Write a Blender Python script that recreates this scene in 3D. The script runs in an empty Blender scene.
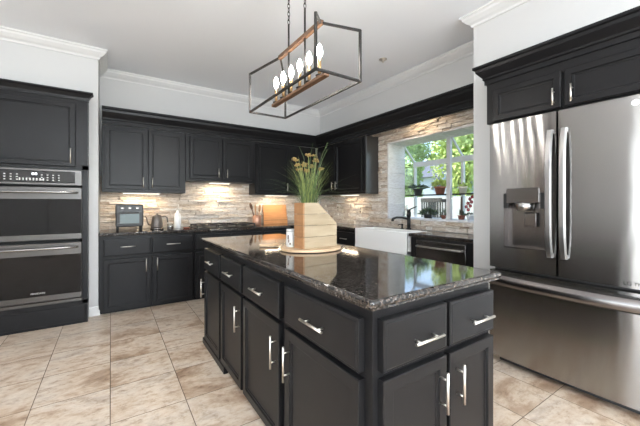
import bpy, bmesh, math, random
from mathutils import Vector, Matrix
random.seed(7)
R = math.radians
scene = bpy.context.scene
col = scene.collection
PI = math.pi

# ------------------------------------------------------------------ camera
cam_d = bpy.data.cameras.new('camera')
cam = bpy.data.objects.new('camera', cam_d); col.objects.link(cam)
cam.location = (0, 0, 1.209)
cam.rotation_euler = (R(90), 0, R(-33.558))
cam_d.sensor_width = 36.0
cam_d.lens = 315.64 / 640 * 36
cam_d.shift_y = -(213 - 204.216) / 640
cam_d.clip_start = 0.02
scene.camera = cam

# ------------------------------------------------------------------ world, sun, area lights, exposure
world = bpy.data.worlds.new('sky'); scene.world = world
world.use_nodes = True
wn = world.node_tree.nodes; wl = world.node_tree.links
bg = wn['Background']
sky = wn.new('ShaderNodeTexSky'); sky.sky_type = 'NISHITA'
sky.sun_disc = False; sky.sun_elevation = R(48); sky.sun_rotation = R(-20)
sky.air_density = 1.0; sky.dust_density = 2.0
wl.new(sky.outputs[0], bg.inputs[0]); bg.inputs[1].default_value = 0.45

def light(name, kind, loc, rot, energy, color=(1, 1, 1), size=None, size_y=None, spot=None):
    d = bpy.data.lights.new(name, kind); d.energy = energy; d.color = color
    if kind == 'AREA':
        d.shape = 'RECTANGLE'; d.size = size; d.size_y = size_y or size
    if kind == 'SPOT':
        d.spot_size = R(spot); d.spot_blend = 0.6; d.shadow_soft_size = size or 0.05
    if kind == 'SUN': d.angle = R(2)
    o = bpy.data.objects.new(name, d); col.objects.link(o)
    o.location = loc; o.rotation_euler = rot
    return o

light('sun', 'SUN', (0, 10, 10), Vector((.36, -.52, -.75)).to_track_quat('-Z', 'Y').to_euler(), 4.2, (1, .96, .9))
# area lamps added in the unseen openings behind the camera, standing in for daylight
PF, TF, PL, TL, UPL = 165, 127, 105, 128, 460
light('fill_front', 'AREA', (0.95, -3.42, 1.45), (R(TF), 0, 0), PF, (.90, .96, 1), 2.4, 2.0)
light('fill_left', 'AREA', (-4.40, -.6, 1.3), (R(TL), 0, R(-90)), PL, (.90, .955, 1), 3.9, 2.3)
scene.view_settings.view_transform = 'Standard'
scene.view_settings.look = 'None'
scene.view_settings.gamma = 1.0
scene.view_settings.use_curve_mapping = False
scene.view_settings.exposure = 0.66

# ------------------------------------------------------------------ dimensions
YB, XR, CE = 4.76, 3.16, 2.88          # back wall, right wall, ceiling
YU, YC = 4.45, 4.167                   # door fronts of upper and base cabinets on the back wall
XU, XC = 2.88, 2.70                    # door front of right uppers, edge of right counter
YS = 1.5875                            # corner of the wall beside the fridge
YO = 4.20                              # wall beside the oven
XL, YF = -4.5, -3.5                    # left and front walls (behind the camera)
CT = 0.895                             # worktop height along the walls

# ------------------------------------------------------------------ materials
def newmat(name):
    m = bpy.data.materials.new(name); m.use_nodes = True
    nt = m.node_tree
    return m, nt, nt.nodes['Principled BSDF']

def setin(b, **kw):
    for k, v in kw.items():
        k = k.replace('_', ' ')
        b.inputs[k].default_value = v

def simple(name, color, rough=0.5, metal=0.0, bump=0.0, bscale=200, var=0.0, spec=None, coat=0, **kw):
    m, nt, b = newmat(name)
    c = tuple(color) + (1,)
    setin(b, Base_Color=c, Roughness=rough, Metallic=metal)
    if spec is not None: b.inputs['Specular IOR Level'].default_value = spec
    if coat: b.inputs['Coat Weight'].default_value = coat; b.inputs['Coat Roughness'].default_value = .1
    for k, v in kw.items(): b.inputs[k.replace('_', ' ')].default_value = v
    tc = nt.nodes.new('ShaderNodeTexCoord')
    n = nt.nodes.new('ShaderNodeTexNoise'); n.inputs['Scale'].default_value = bscale; n.inputs['Detail'].default_value = 4
    nt.links.new(tc.outputs['Object'], n.inputs['Vector'])
    if bump:
        bp = nt.nodes.new('ShaderNodeBump'); bp.inputs['Strength'].default_value = bump; bp.inputs['Distance'].default_value = .002
        nt.links.new(n.outputs[0], bp.inputs['Height']); nt.links.new(bp.outputs[0], b.inputs['Normal'])
    if var:
        mx = nt.nodes.new('ShaderNodeMix'); mx.data_type = 'RGBA'
        mx.inputs[6].default_value = tuple(max(0, x * (1 - var)) for x in color) + (1,)
        mx.inputs[7].default_value = tuple(min(1, x * (1 + var)) for x in color) + (1,)
        nt.links.new(n.outputs[0], mx.inputs[0]); nt.links.new(mx.outputs[2], b.inputs['Base Color'])
    return m

def emit(name, color, strength):
    m, nt, b = newmat(name)
    setin(b, Base_Color=tuple(color) + (1,), Roughness=.5)
    b.inputs['Emission Color'].default_value = tuple(color) + (1,); b.inputs['Emission Strength'].default_value = strength
    return m

def ramp(nt, stops):
    r = nt.nodes.new('ShaderNodeValToRGB')
    e = r.color_ramp.elements
    while len(e) < len(stops): e.new(.5)
    for i, (p, c) in enumerate(stops):
        e[i].position = p; e[i].color = tuple(c) + (1,)
    return r

def wood(name, c1, c2, axis='X', scale=9, rough=.45):
    m, nt, b = newmat(name)
    tc = nt.nodes.new('ShaderNodeTexCoord'); mp = nt.nodes.new('ShaderNodeMapping')
    s = {'X': (1.2, scale, scale), 'Y': (scale, 1.2, scale), 'Z': (scale, scale, 1.2)}[axis]
    mp.inputs['Scale'].default_value = s
    n = nt.nodes.new('ShaderNodeTexNoise'); n.inputs['Scale'].default_value = 4; n.inputs['Detail'].default_value = 8; n.inputs['Distortion'].default_value = .6
    r = ramp(nt, [(.3, c1), (.7, c2)])
    L = nt.links
    L.new(tc.outputs['Object'], mp.inputs[0]); L.new(mp.outputs[0], n.inputs['Vector']); L.new(n.outputs[0], r.inputs[0]); L.new(r.outputs[0], b.inputs['Base Color'])
    bp = nt.nodes.new('ShaderNodeBump'); bp.inputs['Strength'].default_value = .15; bp.inputs['Distance'].default_value = .002
    L.new(n.outputs[0], bp.inputs['Height']); L.new(bp.outputs[0], b.inputs['Normal'])
    b.inputs['Roughness'].default_value = rough
    return m

def floor_mat():
    m, nt, b = newmat('travertine_tile'); N = nt.nodes.new; L = nt.links.new
    tc = N('ShaderNodeTexCoord'); sx = N('ShaderNodeSeparateXYZ'); L(tc.outputs['Object'], sx.inputs[0])
    def math_(op, a, bv=None, c=None):
        n = N('ShaderNodeMath'); n.operation = op
        for i, v in enumerate((a, bv, c)):
            if v is None: continue
            if isinstance(v, (int, float)): n.inputs[i].default_value = v
            else: L(v, n.inputs[i])
        return n.outputs[0]
    TX, TY = .391, .409
    u = math_('DIVIDE', math_('SUBTRACT', sx.outputs[0], -.002), TX)
    v = math_('DIVIDE', math_('SUBTRACT', sx.outputs[1], 2.083), TY)
    fu, fv = math_('FRACT', u), math_('FRACT', v)
    du = math_('MULTIPLY', math_('MINIMUM', fu, math_('SUBTRACT', 1.0, fu)), TX)
    dv = math_('MULTIPLY', math_('MINIMUM', fv, math_('SUBTRACT', 1.0, fv)), TY)
    dmin = math_('MINIMUM', du, dv)
    grout = math_('LESS_THAN', dmin, .0022)
    cb = N('ShaderNodeCombineXYZ'); L(math_('FLOOR', u), cb.inputs[0]); L(math_('FLOOR', v), cb.inputs[1])
    wn_ = N('ShaderNodeTexWhiteNoise'); wn_.noise_dimensions = '2D'; L(cb.outputs[0], wn_.inputs['Vector'])
    mp = N('ShaderNodeMapping'); mp.inputs['Scale'].default_value = (1.0, 1.5, 1); mp.inputs['Rotation'].default_value = (0, 0, R(-4))
    L(tc.outputs['Object'], mp.inputs[0])
    add = N('ShaderNodeVectorMath'); add.operation = 'MULTIPLY_ADD'; L(wn_.outputs['Color'], add.inputs[0]); add.inputs[1].default_value = (1.2, 1.2, 1.2); L(mp.outputs[0], add.inputs[2])
    n1 = N('ShaderNodeTexNoise'); n1.inputs['Scale'].default_value = 1.9; n1.inputs['Detail'].default_value = 11; n1.inputs['Roughness'].default_value = .66; n1.inputs['Distortion'].default_value = .45
    L(add.outputs[0], n1.inputs['Vector'])
    r1 = ramp(nt, [(.30, (.24, .155, .10)), (.40, (.37, .265, .185)), (.48, (.52, .42, .325)), (.55, (.56, .48, .395)), (.62, (.42, .345, .28)), (.74, (.60, .54, .47))])
    L(n1.outputs[0], r1.inputs[0])
    n2 = N('ShaderNodeTexNoise'); n2.inputs['Scale'].default_value = 16; n2.inputs['Detail'].default_value = 6; n2.inputs['Roughness'].default_value = .7
    L(add.outputs[0], n2.inputs['Vector'])
    r2 = ramp(nt, [(.32, (.55, .46, .40)), (.46, (.92, .88, .84)), (.56, (1, 1, 1)), (.7, (1.12, 1.12, 1.13))]); L(n2.outputs[0], r2.inputs[0])
    mx = N('ShaderNodeMix'); mx.data_type = 'RGBA'; mx.blend_type = 'MULTIPLY'; mx.inputs[0].default_value = .9
    L(r1.outputs[0], mx.inputs[6]); L(r2.outputs[0], mx.inputs[7])
    mg = N('ShaderNodeMix'); mg.data_type = 'RGBA'; L(grout, mg.inputs[0]); L(mx.outputs[2], mg.inputs[6]); mg.inputs[7].default_value = (.13, .095, .07, 1)
    L(mg.outputs[2], b.inputs['Base Color'])
    L(math_('MULTIPLY_ADD', grout, .5, .28), b.inputs['Roughness'])
    bp = N('ShaderNodeBump'); bp.inputs['Strength'].default_value = .5; bp.inputs['Distance'].default_value = .003
    L(math_('SUBTRACT', 1.0, grout), bp.inputs['Height']); L(bp.outputs[0], b.inputs['Normal'])
    return m

def granite_mat():
    m, nt, b = newmat('brown_granite'); N = nt.nodes.new; L = nt.links.new
    tc = N('ShaderNodeTexCoord')
    v = N('ShaderNodeTexVoronoi'); v.inputs['Scale'].default_value = 135; L(tc.outputs['Object'], v.inputs['Vector'])
    n = N('ShaderNodeTexNoise'); n.inputs['Scale'].default_value = 60; n.inputs['Detail'].default_value = 5; n.inputs['Roughness'].default_value = .7; L(tc.outputs['Object'], n.inputs['Vector'])
    sp = N('ShaderNodeSeparateColor'); L(v.outputs['Color'], sp.inputs[0])
    a = N('ShaderNodeMath'); a.operation = 'MULTIPLY'; L(sp.outputs[0], a.inputs[0]); L(n.outputs[0], a.inputs[1])
    r = ramp(nt, [(0, (.006, .0055, .0055)), (.27, (.014, .012, .011)), (.34, (.085, .063, .05)), (.40, (.022, .019, .017)), (.58, (.16, .14, .122))])
    L(a.outputs[0], r.inputs[0]); L(r.outputs[0], b.inputs['Base Color'])
    b.inputs['Roughness'].default_value = .06; b.inputs['IOR'].default_value = 1.6
    return m

def stone_mat(name, stops, var=.75):
    m, nt, b = newmat(name); N = nt.nodes.new; L = nt.links.new
    g = N('ShaderNodeNewGeometry'); tc = N('ShaderNodeTexCoord')
    r = ramp(nt, stops); L(g.outputs['Random Per Island'], r.inputs[0])
    mp = N('ShaderNodeMapping'); mp.inputs['Scale'].default_value = (6, 6, 30); L(tc.outputs['Object'], mp.inputs[0])
    n = N('ShaderNodeTexNoise'); n.inputs['Scale'].default_value = 3; n.inputs['Detail'].default_value = 7; n.inputs['Roughness'].default_value = .7; L(mp.outputs[0], n.inputs['Vector'])
    r2 = ramp(nt, [(.36, (.50, .41, .33)), (.56, (1, 1, 1))]); L(n.outputs[0], r2.inputs[0])
    mx = N('ShaderNodeMix'); mx.data_type = 'RGBA'; mx.blend_type = 'MULTIPLY'; mx.inputs[0].default_value = var
    L(r.outputs[0], mx.inputs[6]); L(r2.outputs[0], mx.inputs[7]); L(mx.outputs[2], b.inputs['Base Color'])
    b.inputs['Roughness'].default_value = .8
    bp = N('ShaderNodeBump'); bp.inputs['Strength'].default_value = .9; bp.inputs['Distance'].default_value = .010
    L(n.outputs[0], bp.inputs['Height']); L(bp.outputs[0], b.inputs['Normal'])
    return m

def steel_mat(name, color, rough, aniso=.0, wavy=0.0, metal=1.0):
    m, nt, b = newmat(name); N = nt.nodes.new; L = nt.links.new
    setin(b, Base_Color=tuple(color) + (1,), Roughness=rough, Metallic=metal)
    if aniso:
        b.inputs['Anisotropic'].default_value = aniso
        tg = N('ShaderNodeTangent'); tg.direction_type = 'RADIAL'; tg.axis = 'Z'; L(tg.outputs[0], b.inputs['Tangent']); b.inputs['Anisotropic Rotation'].default_value = .25
    tc = N('ShaderNodeTexCoord')
    mp = N('ShaderNodeMapping'); mp.inputs['Scale'].default_value = (5, 5, 2.2) if wavy else (1, 1, 90)
    L(tc.outputs['Object'], mp.inputs[0])
    n = N('ShaderNodeTexNoise'); n.inputs['Scale'].default_value = 1.6 if wavy else 6; n.inputs['Detail'].default_value = 1
    L(mp.outputs[0], n.inputs['Vector'])
    bp = N('ShaderNodeBump'); bp.inputs['Strength'].default_value = wavy or .02; bp.inputs['Distance'].default_value = .01 if wavy else .001
    L(n.outputs[0], bp.inputs['Height']); L(bp.outputs[0], b.inputs['Normal'])
    if wavy:   # brushed sheet: reflections drawn out up and down
        gl = N('ShaderNodeBsdfAnisotropic'); gl.inputs['Color'].default_value = tuple(color) + (1,); gl.inputs['Roughness'].default_value = rough
        gl.inputs['Anisotropy'].default_value = aniso; gl.inputs['Rotation'].default_value = 0
        L(tg.outputs[0], gl.inputs['Tangent']); L(bp.outputs[0], gl.inputs['Normal'])
        L(gl.outputs[0], nt.nodes['Material Output'].inputs['Surface'])
    return m

def glass_mat(name, tint=(1, 1, 1), gloss=.06):
    # thin pane: mostly clear with a faint mirror reflection
    m = bpy.data.materials.new(name); m.use_nodes = True; nt = m.node_tree; nt.nodes.clear()
    o = nt.nodes.new('ShaderNodeOutputMaterial'); t = nt.nodes.new('ShaderNodeBsdfTransparent'); g = nt.nodes.new('ShaderNodeBsdfGlossy')
    t.inputs[0].default_value = tuple(tint) + (1,); g.inputs['Roughness'].default_value = .02
    mx = nt.nodes.new('ShaderNodeMixShader'); mx.inputs[0].default_value = gloss
    nt.links.new(t.outputs[0], mx.inputs[1]); nt.links.new(g.outputs[0], mx.inputs[2]); nt.links.new(mx.outputs[0], o.inputs[0])
    return m

M = {}
M['wall'] = simple('white_wall_paint', (.59, .588, .58), .7, bump=.05, bscale=120)
M['ceil'] = simple('ceiling_paint', (.87, .885, .91), .85, bump=.25, bscale=90)
M['trim'] = simple('white_trim_paint', (.70, .695, .685), .4)
M['floor'] = floor_mat()
M['black'] = simple('black_cabinet_paint', (.0095, .0092, .0098), .33, bump=.03, bscale=300, spec=.20)
M['sheen_panel'] = simple('window_sheen_black', (.022, .022, .023), .30, spec=1.0)  # cabinet black made paler and glossier to imitate the window's sheen
M['dark_gap'] = simple('oven_housing_black', (.006, .006, .006), .8)  # even near-black of the oven housing
M['granite'] = granite_mat()
M['stone'] = stone_mat('stacked_ledger_stone', [(0, (.66, .57, .47)), (.2, (.76, .70, .62)), (.38, (.60, .50, .40)), (.5, (.78, .74, .69)), (.68, (.67, .58, .49)), (.84, (.80, .78, .74)), (.95, (.52, .43, .35))])
M['mortar'] = simple('sandy_mortar', (.36, .28, .21), .9)
M['white_stone'] = stone_mat('pale_reveal_stone', [(0, (.72, .71, .70)), (.5, (.62, .62, .63)), (1, (.80, .79, .78))], .35)
M['nickel'] = simple('brushed_nickel', (.72, .68, .62), .28, 1.0)
M['bsteel'] = steel_mat('black_stainless', (.22, .205, .20), .26)
M['fsteel'] = steel_mat('fridge_stainless', (.36, .35, .342), .165, .76, .09)
M['fhandle'] = steel_mat('bright_stainless', (.48, .475, .47), .30)
M['fside'] = simple('dark_fridge_side', (.05, .05, .05), .5)
M['ovglass'] = simple('black_oven_glass', (.006, .005, .005), .05, spec=.22)
M['panelglass'] = simple('black_control_glass', (.008, .007, .007), .08)
M['print'] = emit('glowing_print', (.5, .5, .48), .03)  # printed marks given a faint glow of their own
M['display'] = emit('lit_display_digits', (.9, .95, 1), 1.2)
M['white_ceramic'] = simple('white_fireclay', (.82, .82, .81), .15)
M['jar_white'] = simple('printed_white_tin', (.52, .51, .49), .45)
M['osteel'] = steel_mat('black_stainless_oven', (.10, .095, .092), .30)
M['ohandle'] = steel_mat('dark_stainless_handle', (.27, .26, .25), .24)
M['kettle'] = simple('warm_grey_kettle', (.13, .11, .095), .38, .3)
M['toaster_glass'] = simple('reflection_toned_glass', (.10, .135, .135), .3, spec=.4)  # blue-green base colour imitates window panes reflected in the glass
M['matte_black'] = simple('matte_black_metal', (.012, .012, .012), .42)
M['iron'] = simple('dark_iron', (.035, .032, .03), .4, .6)
M['bar_wood'] = wood('dark_walnut_bar', (.10, .05, .025), (.20, .105, .055), 'Y')
M['brass'] = simple('aged_brass', (.55, .36, .18), .3, .9)
M['bulb'] = emit('lit_bulb', (1, .96, .90), 60)
M['board'] = wood('oak_board', (.36, .165, .06), (.50, .245, .10), 'X', 7)
M['tray'] = wood('pale_wood_board', (.46, .30, .17), (.62, .44, .28), 'X', 6)
M['crate_pale'] = wood('pale_crate_slats', (.29, .22, .135), (.38, .30, .20), 'X', 8, .6)
M['crate_side'] = wood('honey_crate_end', (.27, .125, .05), (.36, .185, .08), 'Y', 8, .6)
M['spoon'] = wood('beech_spoon', (.50, .28, .15), (.62, .38, .22), 'Z', 6)
M['spoon_dark'] = wood('dark_walnut_spoon', (.07, .035, .02), (.13, .07, .04), 'Z', 6)
M['copper'] = simple('copper_crock', (.52, .29, .20), .42, .6)
M['charcoal'] = simple('charcoal_enamel', (.05, .05, .05), .45, bump=.05)
M['grass'] = simple('green_blades', (.085, .13, .045), .5, var=.6, bscale=30)
M['grass2'] = simple('pale_green_blades', (.24, .27, .085), .5, var=.5, bscale=30)
M['seed'] = simple('ochre_seed_head', (.25, .165, .055), .8, bump=.5, bscale=300, var=.5)
M['leaf'] = simple('sunlit_leaves', (.30, .42, .12), .6, var=.5, bscale=3)
M['leaf2'] = simple('fresh_yellow_green_leaves', (.50, .60, .17), .6, var=.5, bscale=3)
M['leaf_dark'] = simple('dark_succulent_leaves', (.07, .10, .06), .5, var=.4, bscale=20)
M['bark'] = simple('grey_bark', (.12, .09, .07), .9, bump=.6, bscale=40)
M['terracotta'] = simple('terracotta', (.28, .10, .06), .7)
M['petal'] = simple('crimson_petals', (.22, .006, .02), .45)
M['frame'] = simple('white_window_vinyl', (.56, .555, .56), .35)
M['pane'] = glass_mat('window_glass', (.97, .985, .985), .05)
M['pane_roof'] = glass_mat('roof_glass', (.93, .96, .97), .08)
M['shelfglass'] = glass_mat('shelf_glass', (.80, .88, .86), .10)
M['jarglass'] = glass_mat('jar_glass', (.85, .86, .84), .15)
M['fence'] = simple('white_fence_paint', (.46, .45, .44), .6, bump=.1, bscale=20)
M['lawn'] = simple('lawn', (.16, .24, .06), .9, var=.4, bscale=2)
M['roof'] = simple('grey_roof_shingle', (.09, .10, .125), .9, bump=.4, bscale=15)
M['blue_white'] = simple('pale_blue_siding', (.36, .41, .48), .6)
M['led'] = emit('led_diffuser', (1, .9, .75), 2.2)
M['tan'] = simple('almond_cover_plate', (.66, .58, .47), .4)
M['white_plastic'] = simple('white_plastic', (.82, .82, .80), .4)

# ------------------------------------------------------------------ mesh helpers
class MB:
    def __init__(s): s.bm = bmesh.new(); s.mi = 0
    def _fin(s, faces, smooth=False):
        for f in faces:
            f.material_index = s.mi; f.smooth = smooth
    def box(s, x0, x1, y0, y1, z0, z1, bev=0.0, seg=1, rot=None):
        r = bmesh.ops.create_cube(s.bm, size=1)
        vs = r['verts']
        mt = Matrix.Translation(((x0 + x1) / 2, (y0 + y1) / 2, (z0 + z1) / 2)) @ Matrix.Diagonal((abs(x1 - x0), abs(y1 - y0), abs(z1 - z0), 1))
        bmesh.ops.transform(s.bm, matrix=mt, verts=vs)
        fs = set(f for v in vs for f in v.link_faces)
        s._fin(fs)
        if bev:
            es = set(e for v in vs for e in v.link_edges)
            rr = bmesh.ops.bevel(s.bm, geom=list(es), offset=bev, segments=seg, profile=.5, affect='EDGES')
            s._fin(rr['faces'], seg > 1)
            vs = list(set(v for f in rr['faces'] for v in f.verts) | set(v for v in vs if v.is_valid))
        if rot is not None: bmesh.ops.transform(s.bm, matrix=rot, verts=vs)
        return vs
    def cyl(s, a, b, r, r2=None, n=12, caps=True):
        a, b = Vector(a), Vector(b); d = b - a
        q = d.to_track_quat('Z', 'Y').to_matrix().to_4x4()
        m = Matrix.Translation((a + b) / 2) @ q
        rr = bmesh.ops.create_cone(s.bm, cap_ends=caps, cap_tris=False, segments=n, radius1=r, radius2=r if r2 is None else r2, depth=d.length, matrix=m)
        for f in set(f for v in rr['verts'] for f in v.link_faces):
            f.material_index = s.mi; f.smooth = len(f.verts) == 4
        return rr['verts']
    def bar(s, a, b, w):                 # square bar between two points
        a, b = Vector(a), Vector(b); d = b - a
        q = d.to_track_quat('Z', 'Y').to_matrix().to_4x4()
        r = bmesh.ops.create_cube(s.bm, size=1)
        bmesh.ops.transform(s.bm, matrix=Matrix.Translation((a + b) / 2) @ q @ Matrix.Diagonal((w, w, d.length + w * .6, 1)), verts=r['verts'])
        s._fin(set(f for v in r['verts'] for f in v.link_faces))
    def lathe(s, prof, c=(0, 0, 0), n=24, smooth=True):
        rings = []
        for (r, z) in prof:
            rings.append([s.bm.verts.new((c[0] + r * math.cos(2 * PI * k / n), c[1] + r * math.sin(2 * PI * k / n), c[2] + z)) for k in range(n)])
        fs = []
        for i in range(len(rings) - 1):
            for k in range(n):
                fs.append(s.bm.faces.new((rings[i][k], rings[i][(k + 1) % n], rings[i + 1][(k + 1) % n], rings[i + 1][k])))
        s._fin(fs, smooth)
        cf = []
        if prof[0][0] > 1e-5: cf.append(s.bm.faces.new(rings[0][::-1]))
        if prof[-1][0] > 1e-5: cf.append(s.bm.faces.new(rings[-1]))
        s._fin(cf)
    def tube(s, pts, r, n=8, r2=None):
        pts = [Vector(p) for p in pts]
        rings = []
        up = Vector((0, 0, 1))
        for i, p in enumerate(pts):
            t = (pts[min(i + 1, len(pts) - 1)] - pts[max(i - 1, 0)]).normalized()
            x = t.cross(up)
            if x.length < .05: x = t.cross(Vector((0, 1, 0)))
            x.normalize(); y = t.cross(x)
            rr = r if r2 is None else r + (r2 - r) * i / (len(pts) - 1)
            rings.append([s.bm.verts.new(p + x * rr * math.cos(2 * PI * k / n) + y * rr * math.sin(2 * PI * k / n)) for k in range(n)])
        fs = []
        for i in range(len(rings) - 1):
            for k in range(n):
                fs.append(s.bm.faces.new((rings[i][k], rings[i][(k + 1) % n], rings[i + 1][(k + 1) % n], rings[i + 1][k])))
        s._fin(fs, True)
        s._fin([s.bm.faces.new(rings[0][::-1]), s.bm.faces.new(rings[-1])])
    def poly_prism(s, pts, depth_vec, smooth=False):   # pts: 3D polygon, extruded by a vector
        d = Vector(depth_vec)
        a = [s.bm.verts.new(p) for p in pts]; b = [s.bm.verts.new(Vector(p) + d) for p in pts]
        n = len(pts)
        fs = [s.bm.faces.new(a[::-1]), s.bm.faces.new(b)] + [s.bm.faces.new((a[i], a[(i + 1) % n], b[(i + 1) % n], b[i])) for i in range(n)]
        s._fin(fs)
    def sphere(s, c, r, u=12, v=8, sc=(1, 1, 1)):
        m = Matrix.Translation(c) @ Matrix.Diagonal((sc[0], sc[1], sc[2], 1))
        rr = bmesh.ops.create_uvsphere(s.bm, u_segments=u, v_segments=v, radius=r, matrix=m)
        s._fin(set(f for w in rr['verts'] for f in w.link_faces), True)
    def torus(s, c, R0, r, axis='Z', sc=(1, 1, 1), n=14, k=6):
        rings = []
        for i in range(n):
            a = 2 * PI * i / n; ring = []
            for j in range(k):
                b = 2 * PI * j / k
                p = Vector(((R0 + r * math.cos(b)) * math.cos(a) * sc[0], (R0 + r * math.cos(b)) * math.sin(a) * sc[1], r * math.sin(b)))
                if axis == 'X': p = Vector((p.z, p.x, p.y))
                if axis == 'Y': p = Vector((p.x, p.z, p.y))
                ring.append(s.bm.verts.new(Vector(c) + p))
            rings.append(ring)
        fs = []
        for i in range(n):
            for j in range(k):
                fs.append(s.bm.faces.new((rings[i][j], rings[(i + 1) % n][j], rings[(i + 1) % n][(j + 1) % k], rings[i][(j + 1) % k])))
        s._fin(fs, True)
    def build(s, name, mats, parent=None, loc=(0, 0, 0), rotz=0):
        bmesh.ops.recalc_face_normals(s.bm, faces=s.bm.faces[:])
        me = bpy.data.meshes.new(name); s.bm.to_mesh(me); s.bm.free()
        for m in (mats if isinstance(mats, (list, tuple)) else [mats]): me.materials.append(m)
        o = bpy.data.objects.new(name, me); col.objects.link(o)
        o.location = loc; o.rotation_euler = (0, 0, rotz)
        if parent is not None: o.parent = parent
        return o

def tag(o, label, cat, group=None):
    o['label'] = label; o['category'] = cat
    if group: o['group'] = group
    return o
def thing(name, label, cat, loc=(0, 0, 0), rotz=0, group=None):
    o = bpy.data.objects.new(name, None); col.objects.link(o)
    o.empty_display_size = .05
    o.location = loc; o.rotation_euler = (0, 0, rotz)
    return tag(o, label, cat, group)
def struct(o): o['kind'] = 'structure'; return o
def stuff(o): o['kind'] = 'stuff'; return o
def text(name, body, mat, parent, loc, rot, size, sx=1.0):
    c = bpy.data.curves.new(name, 'FONT'); c.body = body; c.size = size; c.extrude = .0004; c.align_x = 'CENTER'; c.align_y = 'CENTER'
    c.materials.append(mat)
    o0 = bpy.data.objects.new(name, c); col.objects.link(o0)
    dg = bpy.context.evaluated_depsgraph_get(); me = bpy.data.meshes.new_from_object(o0.evaluated_get(dg)); bpy.data.objects.remove(o0)
    o = bpy.data.objects.new(name, me); col.objects.link(o); o.parent = parent; o.location = loc; o.rotation_euler = rot; o.scale = (sx, 1, 1)
    return o

# ------------------------------------------------------------------ room shell
b = MB(); b.box(XL - .1, XR + .2, YF - .1, YB + .1, -.1, 0); struct(b.build('floor', M['floor']))
b = MB(); b.box(XL - .1, XR + .12, YF - .1, YB + .1, CE, CE + .1); struct(b.build('ceiling', M['ceil']))
b = MB(); b.box(-.112, XR + .12, YB, YB + .1, 0, CE); struct(b.build('wall_back', M['wall']))
b = MB()   # thick wall holding the oven cabinet: return beside the counter, piece over and left of the cabinet
b.box(-.195, -.112, YO, YB + .05, 0, CE); b.box(-1.06, -.195, YO, YB, 2.34, CE); b.box(XL, -1.06, YO, YB, 0, CE); b.box(-1.06, -.195, YB - .03, YB, 0, 2.34)
struct(b.build('wall_oven', M['wall']))
WY0, WY1, WZ0, WZ1 = 1.70, 3.064, 1.012, 2.04    # garden window opening
b = MB(); b.box(XR, XR + .12, YF, WY0, 0, CE); b.box(XR, XR + .12, WY1, YB + .1, 0, CE)
b.box(XR, XR + .12, WY0, WY1, 0, WZ0); b.box(XR, XR + .12, WY0, WY1, WZ1, CE); struct(b.build('wall_right', M['wall']))
b = MB(); b.box(XC - .005, XR, 1.335, YS, 0, CE); b.box(XC - .005, XR, .36, 1.335, 2.30, CE); b.box(XC - .005, XR, YF, .36, 0, CE)
struct(b.build('wall_fridge', M['wall']))
b = MB(); b.box(XL - .1, -.3, YF - .1, YF, 0, CE); b.box(2.2, XR, YF - .1, YF, 0, CE); b.box(-.3, 2.2, YF - .1, YF, 0, .35); b.box(-.3, 2.2, YF - .1, YF, 2.5, CE)
struct(b.build('wall_front', M['wall']))
b = MB(); b.box(XL - .1, XL, YF, -2.6, 0, CE); b.box(XL - .1, XL, 1.4, YB, 0, CE); b.box(XL - .1, XL, -2.6, 1.4, 2.5, CE)
struct(b.build('wall_left', M['wall']))
# window frames behind the camera
f = MB()
for x in (-.3, .51, 1.33, 2.14): f.box(x, x + .06, YF - .07, YF - .01, .35, 2.5)
f.box(-.3, 2.2, YF - .07, YF - .01, .35, .42); f.box(-.3, 2.2, YF - .07, YF - .01, 2.43, 2.5)
struct(f.build('window_2', M['frame']))
f = MB()
for y in (-2.6, -1.28, .04, 1.34): f.box(XL - .07, XL - .01, y, y + .06, 0, 2.5)
f.box(XL - .07, XL - .01, -2.6, 1.4, 2.43, 2.5); f.box(XL - .07, XL - .01, -2.6, 1.4, 0, .08)
struct(f.build('door_1', M['frame']))
f = MB(); f.box(XL + .001, XL + .05, 3.06, 3.58, 0, 2.4, .01); f.box(XL + .001, XL + .05, 3.60, 4.12, 0, 2.4, .01)
for y in (3.12, 3.66):
    for z in (.25, 1.35): f.box(XL + .05, XL + .06, y, y + .40, z, z + .9, .004)
struct(f.build('dark_reflection_door', M['bar_wood']))  # unseen dark door added to darken the fridge's left-hand reflection

def crown_profile(p, h):
    # (out from the wall, down from the top)
    return [(0, 0), (p, 0), (p, -h * .14), (p * .86, -h * .2), (p * .78, -h * .38), (p * .45, -h * .66), (p * .2, -h * .8), (p * .14, -h * .9), (p * .14, -h), (0, -h)]
def sweep(bmb, path, prof, zt):
    """path: 2D points, material to the right-hand side normal; mitred corners"""
    n = len(path); rings = []
    for i in range(n):
        p = Vector(path[i])
        def nrm(a, c): d = (Vector(c) - Vector(a)).normalized(); return Vector((d.y, -d.x))
        if i == 0: m = nrm(path[0], path[1])
        elif i == n - 1: m = nrm(path[-2], path[-1])
        else:
            n1, n2 = nrm(path[i - 1], path[i]), nrm(path[i], path[i + 1]); m = (n1 + n2); m = m / m.dot(n1)
        rings.append([bmb.bm.verts.new((p.x + m.x * o, p.y + m.y * o, zt + z)) for (o, z) in prof])
    fs = []; k = len(prof)
    for i in range(n - 1):
        for j in range(k): fs.append(bmb.bm.faces.new((rings[i][j], rings[i][(j + 1) % k], rings[i + 1][(j + 1) % k], rings[i + 1][j])))
    fs += [bmb.bm.faces.new(rings[0][::-1]), bmb.bm.faces.new(rings[-1])]
    bmb._fin(fs)
b = MB(); sweep(b, [(XL, YO), (-.112, YO), (-.112, YB), (XR, YB), (XR, YS), (XC - .005, YS), (XC - .005, YF)], crown_profile(.085, .10), CE)
struct(b.build('trim_1', M['trim']))
b = MB(); sweep(b, [(XL, YO), (-1.06, YO)], [(0, 0), (.015, 0), (.015, -.1), (0, -.1)], .10)
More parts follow.
